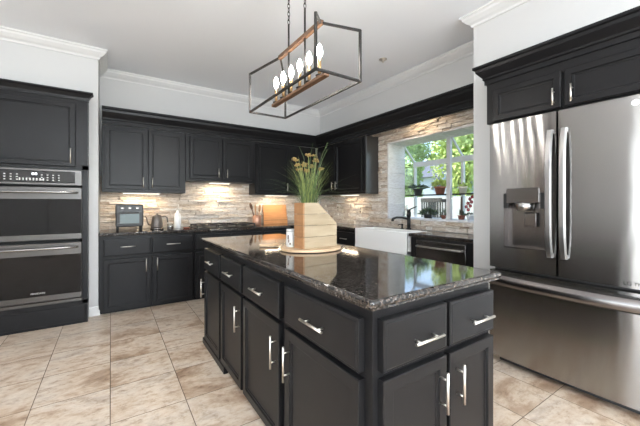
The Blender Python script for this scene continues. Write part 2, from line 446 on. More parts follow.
sweep(b, [(-.196, YO), (-.112, YO), (-.112, YO + .10)], [(0, 0), (.012, -.012), (.015, -.1), (0, -.1)], .10); struct(b.build('baseboard_oven', M['trim']))

# ------------------------------------------------------------------ stacked stone
def stones(bmb, plane, a0, a1, z0, z1, hole=None, depth=(.006, .042)):
    """rows of thin stones; plane 'y': along x in front of YB, 'x': along y in front of XR"""
    z = z0
    while z < z1 - .004:
        h = min(random.choice((.022, .03, .038, .05)), z1 - z)
        if z1 - z - h < .012: h = z1 - z
        a = a0 - random.uniform(0, .1)
        while a < a1:
            w = random.uniform(.09, .34); p, q = max(a, a0), min(a + w, a1); a += w
            spans = [(p, q)]
            if hole and z + h / 2 > hole[2] and z + h / 2 < hole[3]:
                spans = [(p, min(q, hole[0])), (max(p, hole[1]), q)]
            for (s0, s1) in spans:
                if s1 - s0 < .006: continue
                d = random.uniform(*depth)
                j = .0014
                if plane == 'y': bmb.box(s0 + j, s1 - j, YB - d, YB - .001, z + j, z + h - j, .0025)
                else: bmb.box(XR - d, XR - .001, s0 + j, s1 - j, z + j, z + h - j, .0025)
        z += h
b = MB(); stones(b, 'y', -.11, XR - .03, CT + .002, 1.56); b.mi = 1; b.box(-.11, XR - .03, YB - .005, YB - .0005, CT + .002, 1.56); struct(b.build('wall_back_stone', [M['stone'], M['mortar']]))
b = MB(); stones(b, 'x', YS + .004, YB - .03, CT + .002, 2.32, (WY0, WY1, WZ0, WZ1)); b.mi = 1
for (p, q, z0, z1) in ((YS + .004, WY0, CT + .002, 2.32), (WY1, YB - .03, CT + .002, 2.32), (WY0, WY1, CT + .002, WZ0 - .002), (WY0, WY1, WZ1, 2.32)): b.box(XR - .005, XR - .0005, p, q, z0, z1)
struct(b.build('wall_right_stone', [M['stone'], M['mortar']]))
# window reveal lined with pale stone
XO = 3.44
b = MB()
def liner(fx, n):
    for (p, q) in n: fx(p, q)
zz = [WZ0 + (WZ1 - WZ0) * k / 5 for k in range(6)]
for i in range(5):
    b.box(XR - .03, XO, WY1 - .02, WY1 + .002, zz[i] + .001, zz[i + 1] - .001, .002); b.box(XR - .03, XO, WY0 - .002, WY0 + .02, zz[i] + .001, zz[i + 1] - .001, .002)
yy = [WY0 + (WY1 - WY0) * k / 5 for k in range(6)]
for i in range(5): b.box(XR - .03, XO, yy[i] + .001, yy[i + 1] - .001, WZ1 - .018, WZ1 + .002, .002)
for i in range(3): b.box(XR - .034, XO, WY0 + (WY1 - WY0) * i / 3 + .001, WY0 + (WY1 - WY0) * (i + 1) / 3 - .001, WZ0 - .002, WZ0 + .012, .003)
struct(b.build('trim_2', M['white_stone']))

# ------------------------------------------------------------------ garden window
XF = 3.68; ZF = 1.80; YMID = 2.335; FW = .022
b = MB()
b.box(XO - .015, XO + .02, WY0, WY0 + .03, WZ0, WZ1); b.box(XO - .015, XO + .02, WY1 - .016, WY1, WZ0, WZ1)
b.box(XO - .015, XO + .02, WY0, WY1, WZ1 - .022, WZ1); b.box(XO - .015, XF + .02, WY0, WY1, WZ0 - .03, WZ0 + .012)
b.box(XO - .02, XO + .02, YMID - .026, YMID + .026, WZ0, WZ1)                  # tall centre post
for y, w in ((WY0 + .015, .026), (YMID - .03, .032), (WY1 - .016, .024)):
    b.box(XF - .02, XF + .02, y - w / 2, y + w / 2, WZ0, ZF)
    b.bar((XO, y, WZ1 - .012), (XF, y, ZF), .02)                               # sloping rafters
b.box(XF - .025, XF + .02, WY0, WY1, ZF - .055, ZF + .01)                      # head rail of the front sash
for y in (WY0 + .012, WY1 - .012): b.box(XO, XF, y - .009, y + .009, 1.005, 1.03)
struct(b.build('window_1', M['frame']))
b = MB()
b.box(XF - .004, XF, WY0, WY1, WZ0, ZF); struct(b.build('window_1_glass', M['pane']))
b = MB()
for y in (WY0 + .004, WY1 - .004):
    b.poly_prism([(XO, y - .002, WZ0), (XF, y - .002, WZ0), (XF, y - .002, ZF), (XO, y - .002, WZ1 - .01)], (0, .004, 0))
struct(b.build('window_1_side_glass', M['pane']))
b = MB(); b.poly_prism([(XO, WY0, WZ1 - .01), (XF, WY0, ZF), (XF, WY0, ZF + .004), (XO, WY0, WZ1 - .006)], (0, WY1 - WY0, 0)); struct(b.build('window_1_roof_glass', M['pane_roof']))
t = thing('window_shelf', 'clear glass shelf with dark wire rim across the garden window', 'shelf', (3.56, 2.38, 1.33))
b = MB(); b.box(-.09, .10, -.655, .655, 0, .008); b.build('glass_plate', M['shelfglass'], t)
b = MB()
for x in (-.095, .10): b.box(x - .003, x + .003, -.66, .66, -.003, .008)
for y in (-.66, .66): b.box(-.095, .10, y - .003, y + .003, -.003, .008)
b.build('rim', M['iron'], t)

# ------------------------------------------------------------------ cabinets: shared parts
def handle_mesh(L, vertical, stand=.032, r=.0055):
    b = MB(); h = L / 2
    if vertical:
        b.cyl((0, -stand, -h), (0, -stand, h), r, n=10)
        for z in (-h * .62, h * .62): b.cyl((0, 0, z), (0, -stand, z), r * .72, n=8)
    else:
        b.cyl((-h, -stand, 0), (h, -stand, 0), r, n=10)
        for x in (-h * .62, h * .62): b.cyl((x, 0, 0), (x, -stand, 0), r * .72, n=8)
    return b
def front(parent, name, x0, x1, z0, z1, y, rotz=0, t=.025, rail=.055, shaker=True, handle=None, org=(0, 0), hmat=None):
    """door or drawer front: local x0..x1 along the face, back at y; handle = (x, z, length, vertical)"""
    w, h = x1 - x0, z1 - z0
    b = MB(); bm = b.bm
    b.box(0, w, -t, 0, 0, h)
    bm.faces.ensure_lookup_table()
    fr = [f for f in bm.faces if f.calc_center_median().y < -t + 1e-4][0]
    if shaker:
        bmesh.ops.inset_region(bm, faces=[fr], thickness=.004, depth=.0025)
        bmesh.ops.inset_region(bm, faces=[fr], thickness=rail, depth=0)
        bmesh.ops.inset_region(bm, faces=[fr], thickness=.005, depth=-.008)
        bmesh.ops.inset_region(bm, faces=[fr], thickness=.012, depth=-.001)
        bmesh.ops.inset_region(bm, faces=[fr], thickness=.003, depth=-.003)
    else:
        bmesh.ops.inset_region(bm, faces=[fr], thickness=.004, depth=.003)
        bmesh.ops.inset_region(bm, faces=[fr], thickness=.010, depth=.0005)
        bmesh.ops.inset_region(bm, faces=[fr], thickness=.004, depth=.0015)
    c, s = math.cos(rotz), math.sin(rotz)
    px, py = org
    loc = (px + x0 * c - y * s, py + x0 * s + y * c, z0)
    o = b.build(name, M['black'], parent, loc, rotz)
    if handle:
        hx, hz, L, vert = handle
        k = handle_mesh(L, vert).build('handle', hmat or M['nickel'], o, (hx - x0, -t - .001, hz - z0))
    return o

# upper cabinets on the back wall -----------------------------------------
UG = 'black upper cabinets'
YK = YU + .02                                   # carcass front
def upper(label, x0, x1, z0, z1, doors, side_light=None):
    t = thing('wall_cabinet', label, 'cabinet', (x0, YK, z0), 0, UG)
    b = MB(); b.box(0, x1 - x0 - .002, 0, YB - YK - .03, 0, z1 - z0, .002); b.build('carcass', M['black'], t)
    for (a, c, hz, hx) in doors:
        front(t, 'door', a - x0, c - x0, .035, 2.12 - z0, 0, handle=(hx - x0, hz - z0, .125, True))
    return t
upper('wide black two-door upper cabinet over the toaster oven', -.086, .828, 1.355, 2.15, [(-.055, .376, 1.475, .335), (.393, .792, 1.475, .434)])
upper('short black two-door upper cabinet above the cooktop', .83, 1.80, 1.52, 2.15, [(.879, 1.300, 1.64, 1.25), (1.316, 1.744, 1.64, 1.37)])
t = upper('single-door black upper cabinet in the corner above the cutting board', 1.802, 2.878, 1.355, 2.15, [(1.825, 2.361, 1.475, 2.32)])
# right-hand uppers
t = thing('wall_cabinet', 'black upper cabinet between the corner and the window with end panel coloured paler for window sheen', 'cabinet', (XU + .02, 4.445, 1.355), R(-90), UG)
b = MB(); b.box(0, 1.19, 0, XR - XU - .05, 0, .795, .002); b.build('carcass', M['black'], t)
front(t, 'door', .03, .515, .035, .765, 0, handle=(.478, .135, .125, True))
front(t, 'door', .535, 1.14, .035, .765, 0, handle=(.575, .135, .125, True))
b = MB(); b.box(1.19, 1.21, .005, XR - XU - .05, 0, .795, .002); b.build('end_panel', M['sheen_panel'], t)
# valance over the window
b = MB(); b.box(XU + .02, XU + .04, YS + .003, 3.23, 2.135, 2.335)
tag(b.build('window_valance', M['black']), 'black valance board spanning over the garden window', 'valance')
# crown over all these
b = MB()
prof = [(-.0, .19), (.075, .19), (.075, .165), (.062, .158), (.058, .13), (.035, .09), (.022, .07), (.022, .05), (.012, .045), (.012, .0), (-.0, 0)]
sweep(b, [(-.0855, YK), (XU + .02, YK), (XU + .02, YS + .003)], prof, 2.153)
tag(b.build('cabinet_crown', M['black']), 'black crown moulding running along the tops of the upper cabinets and window valance', 'crown moulding')

# base cabinets on the back wall -------------------------------------------
BG = 'black base cabinets'
YKB = YC + .02
def base(label, x0, x1, cols, loc=None, rotz=0, depth=None, drawers=True):
    t = thing('base_cabinet', label, 'cabinet', loc or (x0, YKB, 0), rotz, BG)
    w = x1 - x0
    depth = depth or YB - YKB - .03
    b = MB(); b.box(0, w - .002, 0, depth, .02, .858, .002); b.box(0, w - .002, .03, depth, 0, .03); b.build('carcass', M['black'], t)
    for (a, c, hs) in cols:
        top = .60
        if drawers:
            front(t, 'drawer', a, c, .635, .825, 0, shaker=False, handle=((a + c) / 2, .735, .15, False))
        hx = c - .05 if hs > 0 else a + .05
        front(t, 'door', a, c, .035, top, 0, handle=(hx, .51, .15, True))
    return t
base('two-drawer two-door black base cabinet below the toaster oven', -.109, .87, [(.042, .502, 1), (.517, .962, -1)])
base('black base cabinet below the cooktop, behind the island', .872, 1.80, [(.02, .455, 1), (.47, .905, -1)])
base('black base cabinet in the corner below the cutting board', 1.802, XC + .03, [(.02, .45, 1), (.47, .88, -1)])
# right run (faces -x); local x runs along -y
XKB = XC + .018
dR = XR - XKB - .03
base('narrow black base cabinet left of the white sink', 0, .90, [(.02, .46, 1), (.48, .88, -1)], (XKB, 4.12, 0), R(-90), dR)
t = thing('base_cabinet', 'black sink cabinet under the white apron sink', 'cabinet', (XKB, 3.21, 0), R(-90), BG)
b = MB(); b.box(0, .87, 0, dR, .02, .64, .002); b.build('carcass', M['black'], t)
front(t, 'door', .02, .43, .05, .63, 0, handle=(.38, .52, .15, True)); front(t, 'door', .445, .85, .05, .63, 0, handle=(.49, .52, .15, True))

# dishwasher
t = thing('dishwasher', 'black stainless dishwasher between the white sink and the fridge wall', 'dishwasher', (XKB, 2.30, 0), R(-90))
b = MB(); b.box(.07, .64, 0, dR, .08, .858); b.box(.07, .64, .03, dR, 0, .08); b.build('body', M['matte_black'], t)
b = MB(); b.box(.075, .635, -.022, 0, .10, .835, .004, 2); b.build('door', M['bsteel'], t)
b = MB(); b.tube([(.10, -.024, .775), (.105, -.055, .775), (.125, -.06, .775), (.585, -.06, .775), (.605, -.055, .775), (.61, -.024, .775)], .009); b.build('handle', M['fhandle'], t)
for (a, c) in ((0, .068), (.642, .705)):
    b = MB(); b.box(a, c, -.01, dR, 0, .858); b.build('filler_panel', M['black'], t)

# worktops (granite)
b = MB()
b.box(-.110, XR - .03, YC - .03, YB - .028, CT - .035, CT, .008, 2)
b.box(XC, XR - .03, 3.215, YC - .03, CT - .035, CT, .008, 2)
b.box(XR - .13, XR - .03, 2.335, 3.215, CT - .035, CT)
tag(b.build('worktop', M['granite']), 'dark polished granite worktop along the back wall, around the corner up to the sink', 'worktop', 'granite worktops')
b = MB(); b.box(XC, XR - .03, YS + .004, 2.333, CT - .035, CT, .008, 2)
tag(b.build('worktop', M['granite']), 'short dark granite worktop over the dishwasher, right of the sink', 'worktop', 'granite worktops')

# sink
t = thing('apron_sink', 'white fireclay apron sink under the window', 'sink', (0, 0, 0))
b = MB()
sx0, sx1, sy0, sy1 = XC - .02, XR - .135, 2.338, 3.208
b.box(sx0, sx0 + .03, sy0, sy1, .655, CT + .006, .008, 2); b.box(sx1 - .025, sx1, sy0, sy1, .655, CT + .004, .006, 2)
b.box(sx0, sx1, sy0, sy0 + .025, .655, CT + .004, .006, 2); b.box(sx0, sx1, sy1 - .025, sy1, .655, CT + .004, .006, 2)
b.box(sx0, sx1, sy0, sy1, .655, .69)
b.build('basin', M['white_ceramic'], t)
b = MB(); b.lathe([(.0, 0), (.045, 0), (.05, .004), (.0, .006)], (2.86, 2.77, .69)); b.build('drain', M['nickel'], t)
# faucet
t = thing('kitchen_faucet', 'matte black faucet with side spout behind the sink', 'faucet', (3.06, 2.635, CT))
b = MB(); b.cyl((0, 0, 0), (0, 0, .02), .03, n=16); b.cyl((0, 0, .02), (0, 0, .16), .022, n=16); b.cyl((0, 0, .16), (0, 0, .215), .026, n=16); b.build('body', M['matte_black'], t)
b = MB(); b.tube([(-.01, .01, .135), (-.06, .06, .15), (-.12, .09, .15), (-.16, .11, .135)], .014, 10); b.cyl((-.16, .11, .14), (-.165, .113, .105), .017, n=12); b.build('spout', M['matte_black'], t)
b = MB(); b.cyl((0, 0, .215), (0, 0, .25), .022, n=14); b.bar((0, 0, .245), (.03, -.09, .285), .013); b.build('lever', M['matte_black'], t)
t = thing('soap_dispenser', 'small black soap dispenser pump left of the faucet', 'soap dispenser', (3.06, 2.74, CT))
b = MB(); b.cyl((0, 0, 0), (0, 0, .01), .022, n=14); b.cyl((0, 0, .01), (0, 0, .05), .011, n=12); b.build('base', M['matte_black'], t)
b = MB(); b.cyl((0, 0, .05), (0, 0, .068), .015, n=12); b.tube([(0, 0, .062), (-.04, .01, .062), (-.06, .015, .05)], .006); b.build('spout', M['matte_black'], t)

# ------------------------------------------------------------------ oven cabinet and double oven
t = thing('oven_cabinet', 'tall black cabinet housing the double oven', 'cabinet', (-.195, 4.015, 0))
b = MB()
W = .86
b.box(-W, 0, 0, YB - YO + .02, .02, .235); b.box(-W, 0, 0, YB - YO + .02, 1.555, 2.262); b.box(-W, -W + .05, 0, YB - YO + .02, .2, 1.6); b.box(-.046, 0, 0, YB - YO + .02, .2, 1.6); b.box(-W, 0, .01, YB - YO + .02, 0, .02)
b.box(-W, 0, .5, .52, .2, 1.6)
b.build('carcass', M['black'], t)
front(t, 'door', -.735, -.10, 1.585, 2.215, 0, handle=(-.135, 1.69, .15, True))
b = MB(); sweep(b, [(-W, 0), (0, 0), (0, .06)], [(-.03, .0), (-.03, .085), (.045, .085), (.045, .07), (.03, .06), (.012, .03), (.008, .0)], 2.262); b.build('crown', M['black'], t)
b = MB(); b.box(-W + .02, -.02, -.008, 0, .03, .19, .004); b.build('base_panel', M['black'], t)

t = thing('double_oven', 'black stainless double wall oven in the tall cabinet', 'oven', (-.625, 4.013, 0))
O = -.383, .383
b = MB(); b.box(O[0] + .02, O[1] - .02, .03, .54, .25, 1.54); b.build('housing', M['dark_gap'], t)
b = MB(); b.box(O[0], O[1], -.022, .03, 1.395, 1.55, .003); p = b.build('control_panel', M['osteel'], t)
b = MB(); b.box(O[0] + .055, O[1] - .055, -.026, -.02, 1.415, 1.53, .002); b.build('control_glass', M['panelglass'], p)
b = MB()   # printed keys
for sx in (-.23, .07):
    for i in range(4):
        for j in range(3): b.box(sx + i * .042, sx + i * .042 + .012, -.0268, -.026, 1.437 + j * .024, 1.446 + j * .024)
for i in range(8): b.box(-.06 + i * .024 - .025, -.06 + i * .024 - .015, -.0268, -.026, 1.435, 1.458)
stuff(b.build('keypad_marks', M['print'], p))
b = MB()
def digit(x): b.box(x, x + .016, -.0268, -.026, 1.488, 1.508)
digit(.005); digit(.026); b.build('display', M['display'], p)
def oven_door(z0, z1, hz, logo):
    b = MB(); b.box(O[0], O[1], -.03, .02, z0, z1, .004); d = b.build('oven_door', M['osteel'], t)
    b = MB(); b.box(O[0] + .006, O[1] - .006, -.034, -.03, z0 + .055, z1 - .115, .001); b.build('glass', M['ovglass'], d)
    b = MB(); pts = []
    for k in range(15):
        u = -1 + 2 * k / 14; pts.append((u * .345, -.05 - .03 * (1 - u ** 4), hz))
    b.tube([(-.345, -.03, hz)] + pts + [(.345, -.03, hz)], .012, 10); b.build('handle', M['ohandle'], d)
    if logo: text('logo', 'FRIGIDAIRE', M['print'], d, (.05, -.0345, z0 + .085), (R(90), 0, 0), .019, 1.1)
oven_door(.862, 1.375, 1.325, False)
oven_door(.275, .832, .785, True)
b = MB(); b.box(O[0], O[1], -.018, .03, .236, .268, .003); b.build('lower_trim', M['osteel'], t)

# ------------------------------------------------------------------ fridge
FX = 2.435
t = thing('refrigerator', 'large stainless french-door refrigerator with bottom freezer drawer', 'refrigerator', (FX, .85, 0), R(-90))
b = MB(); b.box(-.45, .45, .07, .70, .06, 1.80); b.box(-.43, .43, .10, .70, .0, .08); b.build('body', M['fside'], t)
def bowed(x0, x1, z0, z1, hole=None):
    """slightly convex door skin in local coords, front around y = 0"""
    b = MB(); n = 14
    def yf(x): return -.012 * (1 - (x / .46) ** 2) + .004
    def solid(a, c, p, q):
        xs = [a + (c - a) * k / n for k in range(n + 1)]
        fr0 = [b.bm.verts.new((x, yf(x), p)) for x in xs]; fr1 = [b.bm.verts.new((x, yf(x), q)) for x in xs]
        bk0 = [b.bm.verts.new((x, .062, p)) for x in xs]; bk1 = [b.bm.verts.new((x, .062, q)) for x in xs]
        F = []
        for k in range(n):
            f = b.bm.faces.new((fr0[k], fr0[k + 1], fr1[k + 1], fr1[k])); f.smooth = True
        sd0 = [b.bm.verts.new(v.co) for v in fr0]; sd1 = [b.bm.verts.new(v.co) for v in fr1]   # sides keep their own corners so the skin stays flat-shaded upright
        for k in range(n):
            b.bm.faces.new((bk0[k + 1], bk0[k], bk1[k], bk1[k + 1])); b.bm.faces.new((sd0[k + 1], sd0[k], bk0[k], bk0[k + 1])); b.bm.faces.new((sd1[k], sd1[k + 1], bk1[k + 1], bk1[k]))
        b.bm.faces.new((sd0[0], sd1[0], bk1[0], bk0[0])); b.bm.faces.new((sd0[n], bk0[n], bk1[n], sd1[n]))
    if hole is None: solid(x0, x1, z0, z1)
    else:
        hx0, hx1, hz0, hz1 = hole
        solid(x0, hx0, z0, z1); solid(hx1, x1, z0, z1); solid(hx0, hx1, z0, hz0); solid(hx0, hx1, hz1, z1)
    return b
# local x = .85 - y
dl = bowed(-.455, -.016, .735, 1.818, (-.348, -.077, .895, 1.285)).build('door', M['fsteel'], t)
dr = bowed(-.004, .455, .735, 1.818).build('door', M['fsteel'], t)
fz = bowed(-.455, .455, .065, .712).build('freezer_drawer', M['fsteel'], t)
# handles
def vhandle(x, par):
    b = MB(); pts = []
    for k in range(13):
        u = -1 + 2 * k / 12; pts.append((u, -.03 - .035 * (1 - u ** 4)))
    w = .019
    rows = []
    for (u, y) in pts:
        z = 1.277 + u * .42
        rows.append([b.bm.verts.new((x - w, y + .006, z)), b.bm.verts.new((x - w * .6, y - .008, z)), b.bm.verts.new((x + w * .6, y - .008, z)), b.bm.verts.new((x + w, y + .006, z)), b.bm.verts.new((x + w * .6, y + .012, z)), b.bm.verts.new((x - w * .6, y + .012, z))])
    for i in range(12):
        for k in range(6):
            f = b.bm.faces.new((rows[i][k], rows[i][(k + 1) % 6], rows[i + 1][(k + 1) % 6], rows[i + 1][k])); f.smooth = False
    b.bm.faces.new(rows[0][::-1]); b.bm.faces.new(rows[-1])
    for z in (.87, 1.684): b.box(x - .014, x + .014, -.032, 0, z - .012, z + .012, .003)
    b.build('handle', M['fhandle'], par)
vhandle(-.044, dl); vhandle(.033, dr)
b = MB(); rows = []
for k in range(25):
    u = -1 + 2 * k / 24; y = -.022 - .04 * (1 - u ** 2) ; x = u * .45
    rows.append([b.bm.verts.new((x, y + .02, .69)), b.bm.verts.new((x, y, .682)), b.bm.verts.new((x, y - .012, .655)), b.bm.verts.new((x, y - .012, .62)), b.bm.verts.new((x, y, .604)), b.bm.verts.new((x, y + .012, .61))])
for i in range(24):
    for k in range(6): b.bm.faces.new((rows[i][k], rows[i][(k + 1) % 6], rows[i + 1][(k + 1) % 6], rows[i + 1][k])).smooth = True
b.bm.faces.new(rows[0][::-1]); b.bm.faces.new(rows[-1])
for x in (-.44, .44): b.box(x - .01, x + .01, -.03, .01, .61, .685)
b.build('handle', M['bsteel'], fz)
# dispenser
b = MB()
hx0, hx1 = -.348, -.077
b.box(hx0, hx1, .058, .062, .895, 1.285); b.box(hx0, hx0 + .004, -.004, .06, .895, 1.285); b.box(hx1 - .004, hx1, -.004, .06, .895, 1.285); b.box(hx0, hx1, -.006, .06, .891, .899); b.box(hx0, hx1, 0, .06, 1.22, 1.285)
ds = b.build('dispenser_recess', M['bsteel'], dl); ds['label'] = 'recessed water dispenser bay'
for a in (hx0, hx1 - .03):
    b = MB(); b.box(a, a + .03, -.008, .0, 1.18, 1.287); b.build('side_trim', M['matte_black'], ds)
b = MB(); b.box(-.326, -.112, -.016, .05, 1.218, 1.322, .003); b.build('control_panel', M['bsteel'], ds)
b = MB(); b.cyl((-.215, .02, 1.165), (-.215, .02, 1.218), .05, .06, n=20); b.build('nozzle', M['fhandle'], ds)
b = MB(); b.box(-.225, -.145, .028, .04, 1.05, 1.15, .006, 2, Matrix.Identity(4)); b.build('paddle', M['bsteel'], ds)
b = MB(); b.cyl((.358, -.0012, 1.775), (.358, -.004, 1.775), .018, n=20); o = b.build('sticker', M['white_plastic'], dr); o['label'] = 'round white sticker'
text('badge', 'LG', M['matte_black'], dr, (.325, -.0045, .762), (R(90), 0, 0), .03); text('badge', 'ThinQ', M['matte_black'], dr, (.385, -.003, .762), (R(90), 0, 0), .026)

# cabinet over the fridge
XQ = 2.42
t = thing('wall_cabinet', 'deep black two-door cabinet above the refrigerator', 'cabinet', (XQ + .02, 1.30, 1.828), R(-90), UG)
b = MB(); b.box(-.03, .925, 0, XR - XQ - .04, 0, .31, .002); b.build('carcass', M['black'], t)
front(t, 'door', .03, .462, .008, .242, 0, rail=.05, handle=(.428, .078, .11, True))
front(t, 'door', .482, .90, .008, .242, 0, rail=.05, handle=(.526, .078, .11, True))
b = MB(); sweep(b, [(-.03, .22), (-.03, 0), (.925, 0)], [(o_, z_ * .74) for (o_, z_) in prof], .306); b.build('crown', M['black'], t)

# ------------------------------------------------------------------ island
t = thing('kitchen_island', 'black kitchen island cabinet with nickel handles on two sides', 'island', (1.04, 1.79, 0))
ox, oy = -1.04, -1.79
b = MB()
b.box(.702, 1.392, .752, 2.835, .02, .88); b.box(.75, 1.35, .81, 2.79, 0, .02)
for v in b.bm.verts: v.co += Vector((ox, oy, 0))
b.build('carcass', M['black'], t)
b = MB(); b.box(.668, .702, 2.24, 2.845, 0, .05, .004); b.box(.668, 1.40, 2.835, 2.86, 0, .05, .004)
for v in b.bm.verts: v.co += Vector((ox, oy, 0))
b.build('base_moulding', M['black'], t)
RL = R(-90)
org = (.702 + ox, 2.835 + oy)          # local x = 2.835 - y
for (a, c, dh, dx) in ((.008, .454, 'l', 0), (.495, .926, 'r', 0), (.962, 1.458, 'r', 0), (1.52, 2.045, 'l', 0)):
    front(t, 'drawer', a, c, .655, .832, 0, RL, shaker=False, handle=((a + c) / 2 + .01, .738, .16, False), org=org)
    hx = a - .0 + .045 if dh == 'l' else c - .03
    if a < .1: hx = a + .02
    front(t, 'door', a, c, .05, .632, 0, RL, handle=(hx, .49, .16, True), org=org)
org2 = (.702 + ox, .752 + oy)
for (a, c, sgn) in ((.022, .352, 1), (.370, .682, -1)):
    front(t, 'drawer', a, c, .668, .838, 0, 0, shaker=False, handle=((a + c) / 2 + .03, .742, .15, False), org=org2)
    front(t, 'door', a, c, .05, .642, 0, 0, handle=(c - .04 if sgn > 0 else a + .045, .525, .15, True), org=org2)
# island top with rounded double edge
b = MB()
b.box(.657, 1.422, .707, 2.865, .888, .915, .011, 3); b.box(.667, 1.412, .717, 2.855, .8805, .890)
tag(b.build('island_worktop', M['granite']), 'polished dark brown granite top on the kitchen island', 'worktop')

# ------------------------------------------------------------------ pendant
PX0, PX1, PY0, PY1, PZ = .885, 1.187, 1.375, 2.30, 1.911
t = thing('pendant_light', 'black lantern pendant with six candle bulbs hanging over the island', 'pendant light', (1.035, 1.83, PZ))
def rel(p): return (p[0] - 1.035, p[1] - 1.83, p[2] - PZ)
cs = [(PX0, PY0), (PX1, PY0), (PX1, PY1), (PX0, PY1)]
b = MB(); w = .0125
ZT = 2.20; ra, rb = (1.035, 1.555, 2.283), (1.035, 2.085, 2.283)
for i in range(4):
    p, q = cs[i], cs[(i + 1) % 4]
    b.bar(rel((p[0], p[1], PZ)), rel((q[0], q[1], PZ)), w)
    b.bar(rel((p[0], p[1], PZ)), rel((p[0], p[1], ZT)), w)
    e = ra if p[1] < 1.8 else rb
    b.bar(rel((p[0], p[1], ZT)), rel(e), w)
b.build('frame', M['iron'], t)
b = MB(); b.box(-.014, .014, -.29, .265, 2.268 - PZ, 2.296 - PZ, .002); b.build('ridge_beam', M['bar_wood'], t)
b = MB(); b.box(-.018, .018, -.34, .37, 1.947 - PZ, 1.967 - PZ, .002); b.build('candle_bar', M['bar_wood'], t)
ceil_z = CE - PZ
for y in (1.735, 1.955):
    b = MB(); b.cyl(rel((1.035, y, 1.96)), rel((1.035, y, 2.46)), .0065, n=10); b.build('rod', M['iron'], t)
    b = MB(); z = 2.478; k = 0
    while z < CE - .05:
        b.torus(rel((1.035, y, z)), .012, .0028, 'X' if k % 2 else 'Y', (.7, 1.45, 1)); z += .028; k += 1
    b.build('chain', M['iron'], t)
b = MB(); b.box(-.06, .06, -.22, .24, ceil_z - .036, ceil_z, .006, 2); b.build('canopy', M['iron'], t)
for k in range(6):
    y = 1.553 + k * .118 - 1.83 + .012
    b = MB(); b.lathe([(.0, 0), (.022, 0), (.026, .008), (.012, .012), (0, .012)], (0, y, 1.967 - PZ), 16); c = b.build('candle_cup', M['iron'], t)
    b = MB(); b.cyl((0, y, 1.979 - PZ), (0, y, 2.078 - PZ), .0105, n=14); b.build('candle_sleeve', M['brass'], c)
    b = MB(); b.lathe([(.008, 0), (.011, .008), (.0175, .028), (.0185, .042), (.014, .062), (.006, .08), (.0, .088)], (0, y, 2.078 - PZ), 16); b.build('bulb', M['bulb'], c)

# ceiling sprinkler
b = MB(); b.lathe([(.0, -.035), (.012, -.035), (.012, -.02), (.022, -.012), (.045, -.006), (.045, 0), (0, 0)], (2.617, 2.631, CE), 20)
tag(b.build('ceiling_sprinkler', M['nickel']), 'small round sprinkler fitting on the white ceiling', 'sprinkler')

# ------------------------------------------------------------------ under-cabinet lights (real fixtures)
def ucl(label, x, y, z, L, rotz, energy):
    t = thing('undercabinet_light', label, 'light fixture', (x, y, z), rotz, 'under-cabinet lights')
    b = MB(); b.box(-L / 2, L / 2, -.03, .03, -.012, 0, .002); b.build('housing', M['white_plastic'], t)
    b = MB(); b.box(-L / 2 + .01, L / 2 - .01, -.022, .022, -.015, -.012); b.build('diffuser', M['led'], t)
    l = light('undercabinet_glow', 'AREA', (0, 0, -.018), (0, 0, 0), energy, (1, .78, .52), L * .9, .04); l.parent = t
ucl('white light bar under the upper cabinet above the toaster oven', .33, 4.58, 1.353, .42, 0, 2.2)
ucl('light bar under the short cabinet above the cooktop', 1.31, 4.60, 1.518, .30, 0, 2.6)
ucl('light bar under the corner cabinet above the cutting board', 2.20, 4.58, 1.353, .40, 0, 2.0)
ucl('light bar under the upper cabinet left of the window', 3.0, 3.72, 1.353, .40, R(90), 1.1)
ucl('light bar under the valance above the window', 2.9497, 2.45, 2.30, .36, R(90), 1.4)

# uplighters added behind the camera, unseen, to brighten ceiling and walls
for (x, y, lab) in ((-1.2, -1.5, 'slim black fill uplighter added near the front left of the room'), (0.0, -2.3, 'slim black fill uplighter added by the front windows')):
    t = thing('fill_uplighter', lab, 'floor lamp', (x, y, 0), 0, 'added fill uplighters')
    b = MB(); b.lathe([(0, 0), (.14, 0), (.14, .015), (.02, .03), (0, .03)], n=24); b.build('base', M['matte_black'], t)
    b = MB(); b.cyl((0, 0, .025), (0, 0, 1.62), .011, n=10); b.build('pole', M['matte_black'], t)
    b = MB(); b.lathe([(.012, 1.60), (.07, 1.63), (.14, 1.70), (.15, 1.72), (.14, 1.715), (.07, 1.645), (0, 1.63)], n=24); b.build('shade', M['matte_black'], t)
    l = light('uplight_fill', 'SPOT', (0, 0, 1.69), (R(180), 0, 0), UPL, (.88, .95, 1), .10, spot=150); l.parent = t

# recessed downlights added out of view to brighten floor and ceiling
for (x, y, lab) in ((-1.6, 1.0, 'added recessed downlight left of the island'), (-1.6, -1.6, 'added recessed downlight by the front windows'), (1.0, -1.2, 'added recessed downlight near the fridge side'), (-.2, 2.9, 'added recessed downlight in front of the oven')):
    t = thing('downlight', lab, 'ceiling light', (x, y, CE), 0, 'added ceiling downlights')
    b = MB(); b.lathe([(.055, -.001), (.055, -.008), (.085, -.006), (.085, 0), (.055, 0)], (0, 0, 0), 24); b.build('trim_ring', M['white_plastic'], t)
    l = light('downlight_fill', 'SPOT', (0, 0, -.012), (0, 0, 0), 34, (1, .98, .95), .05, spot=115); l.parent = t

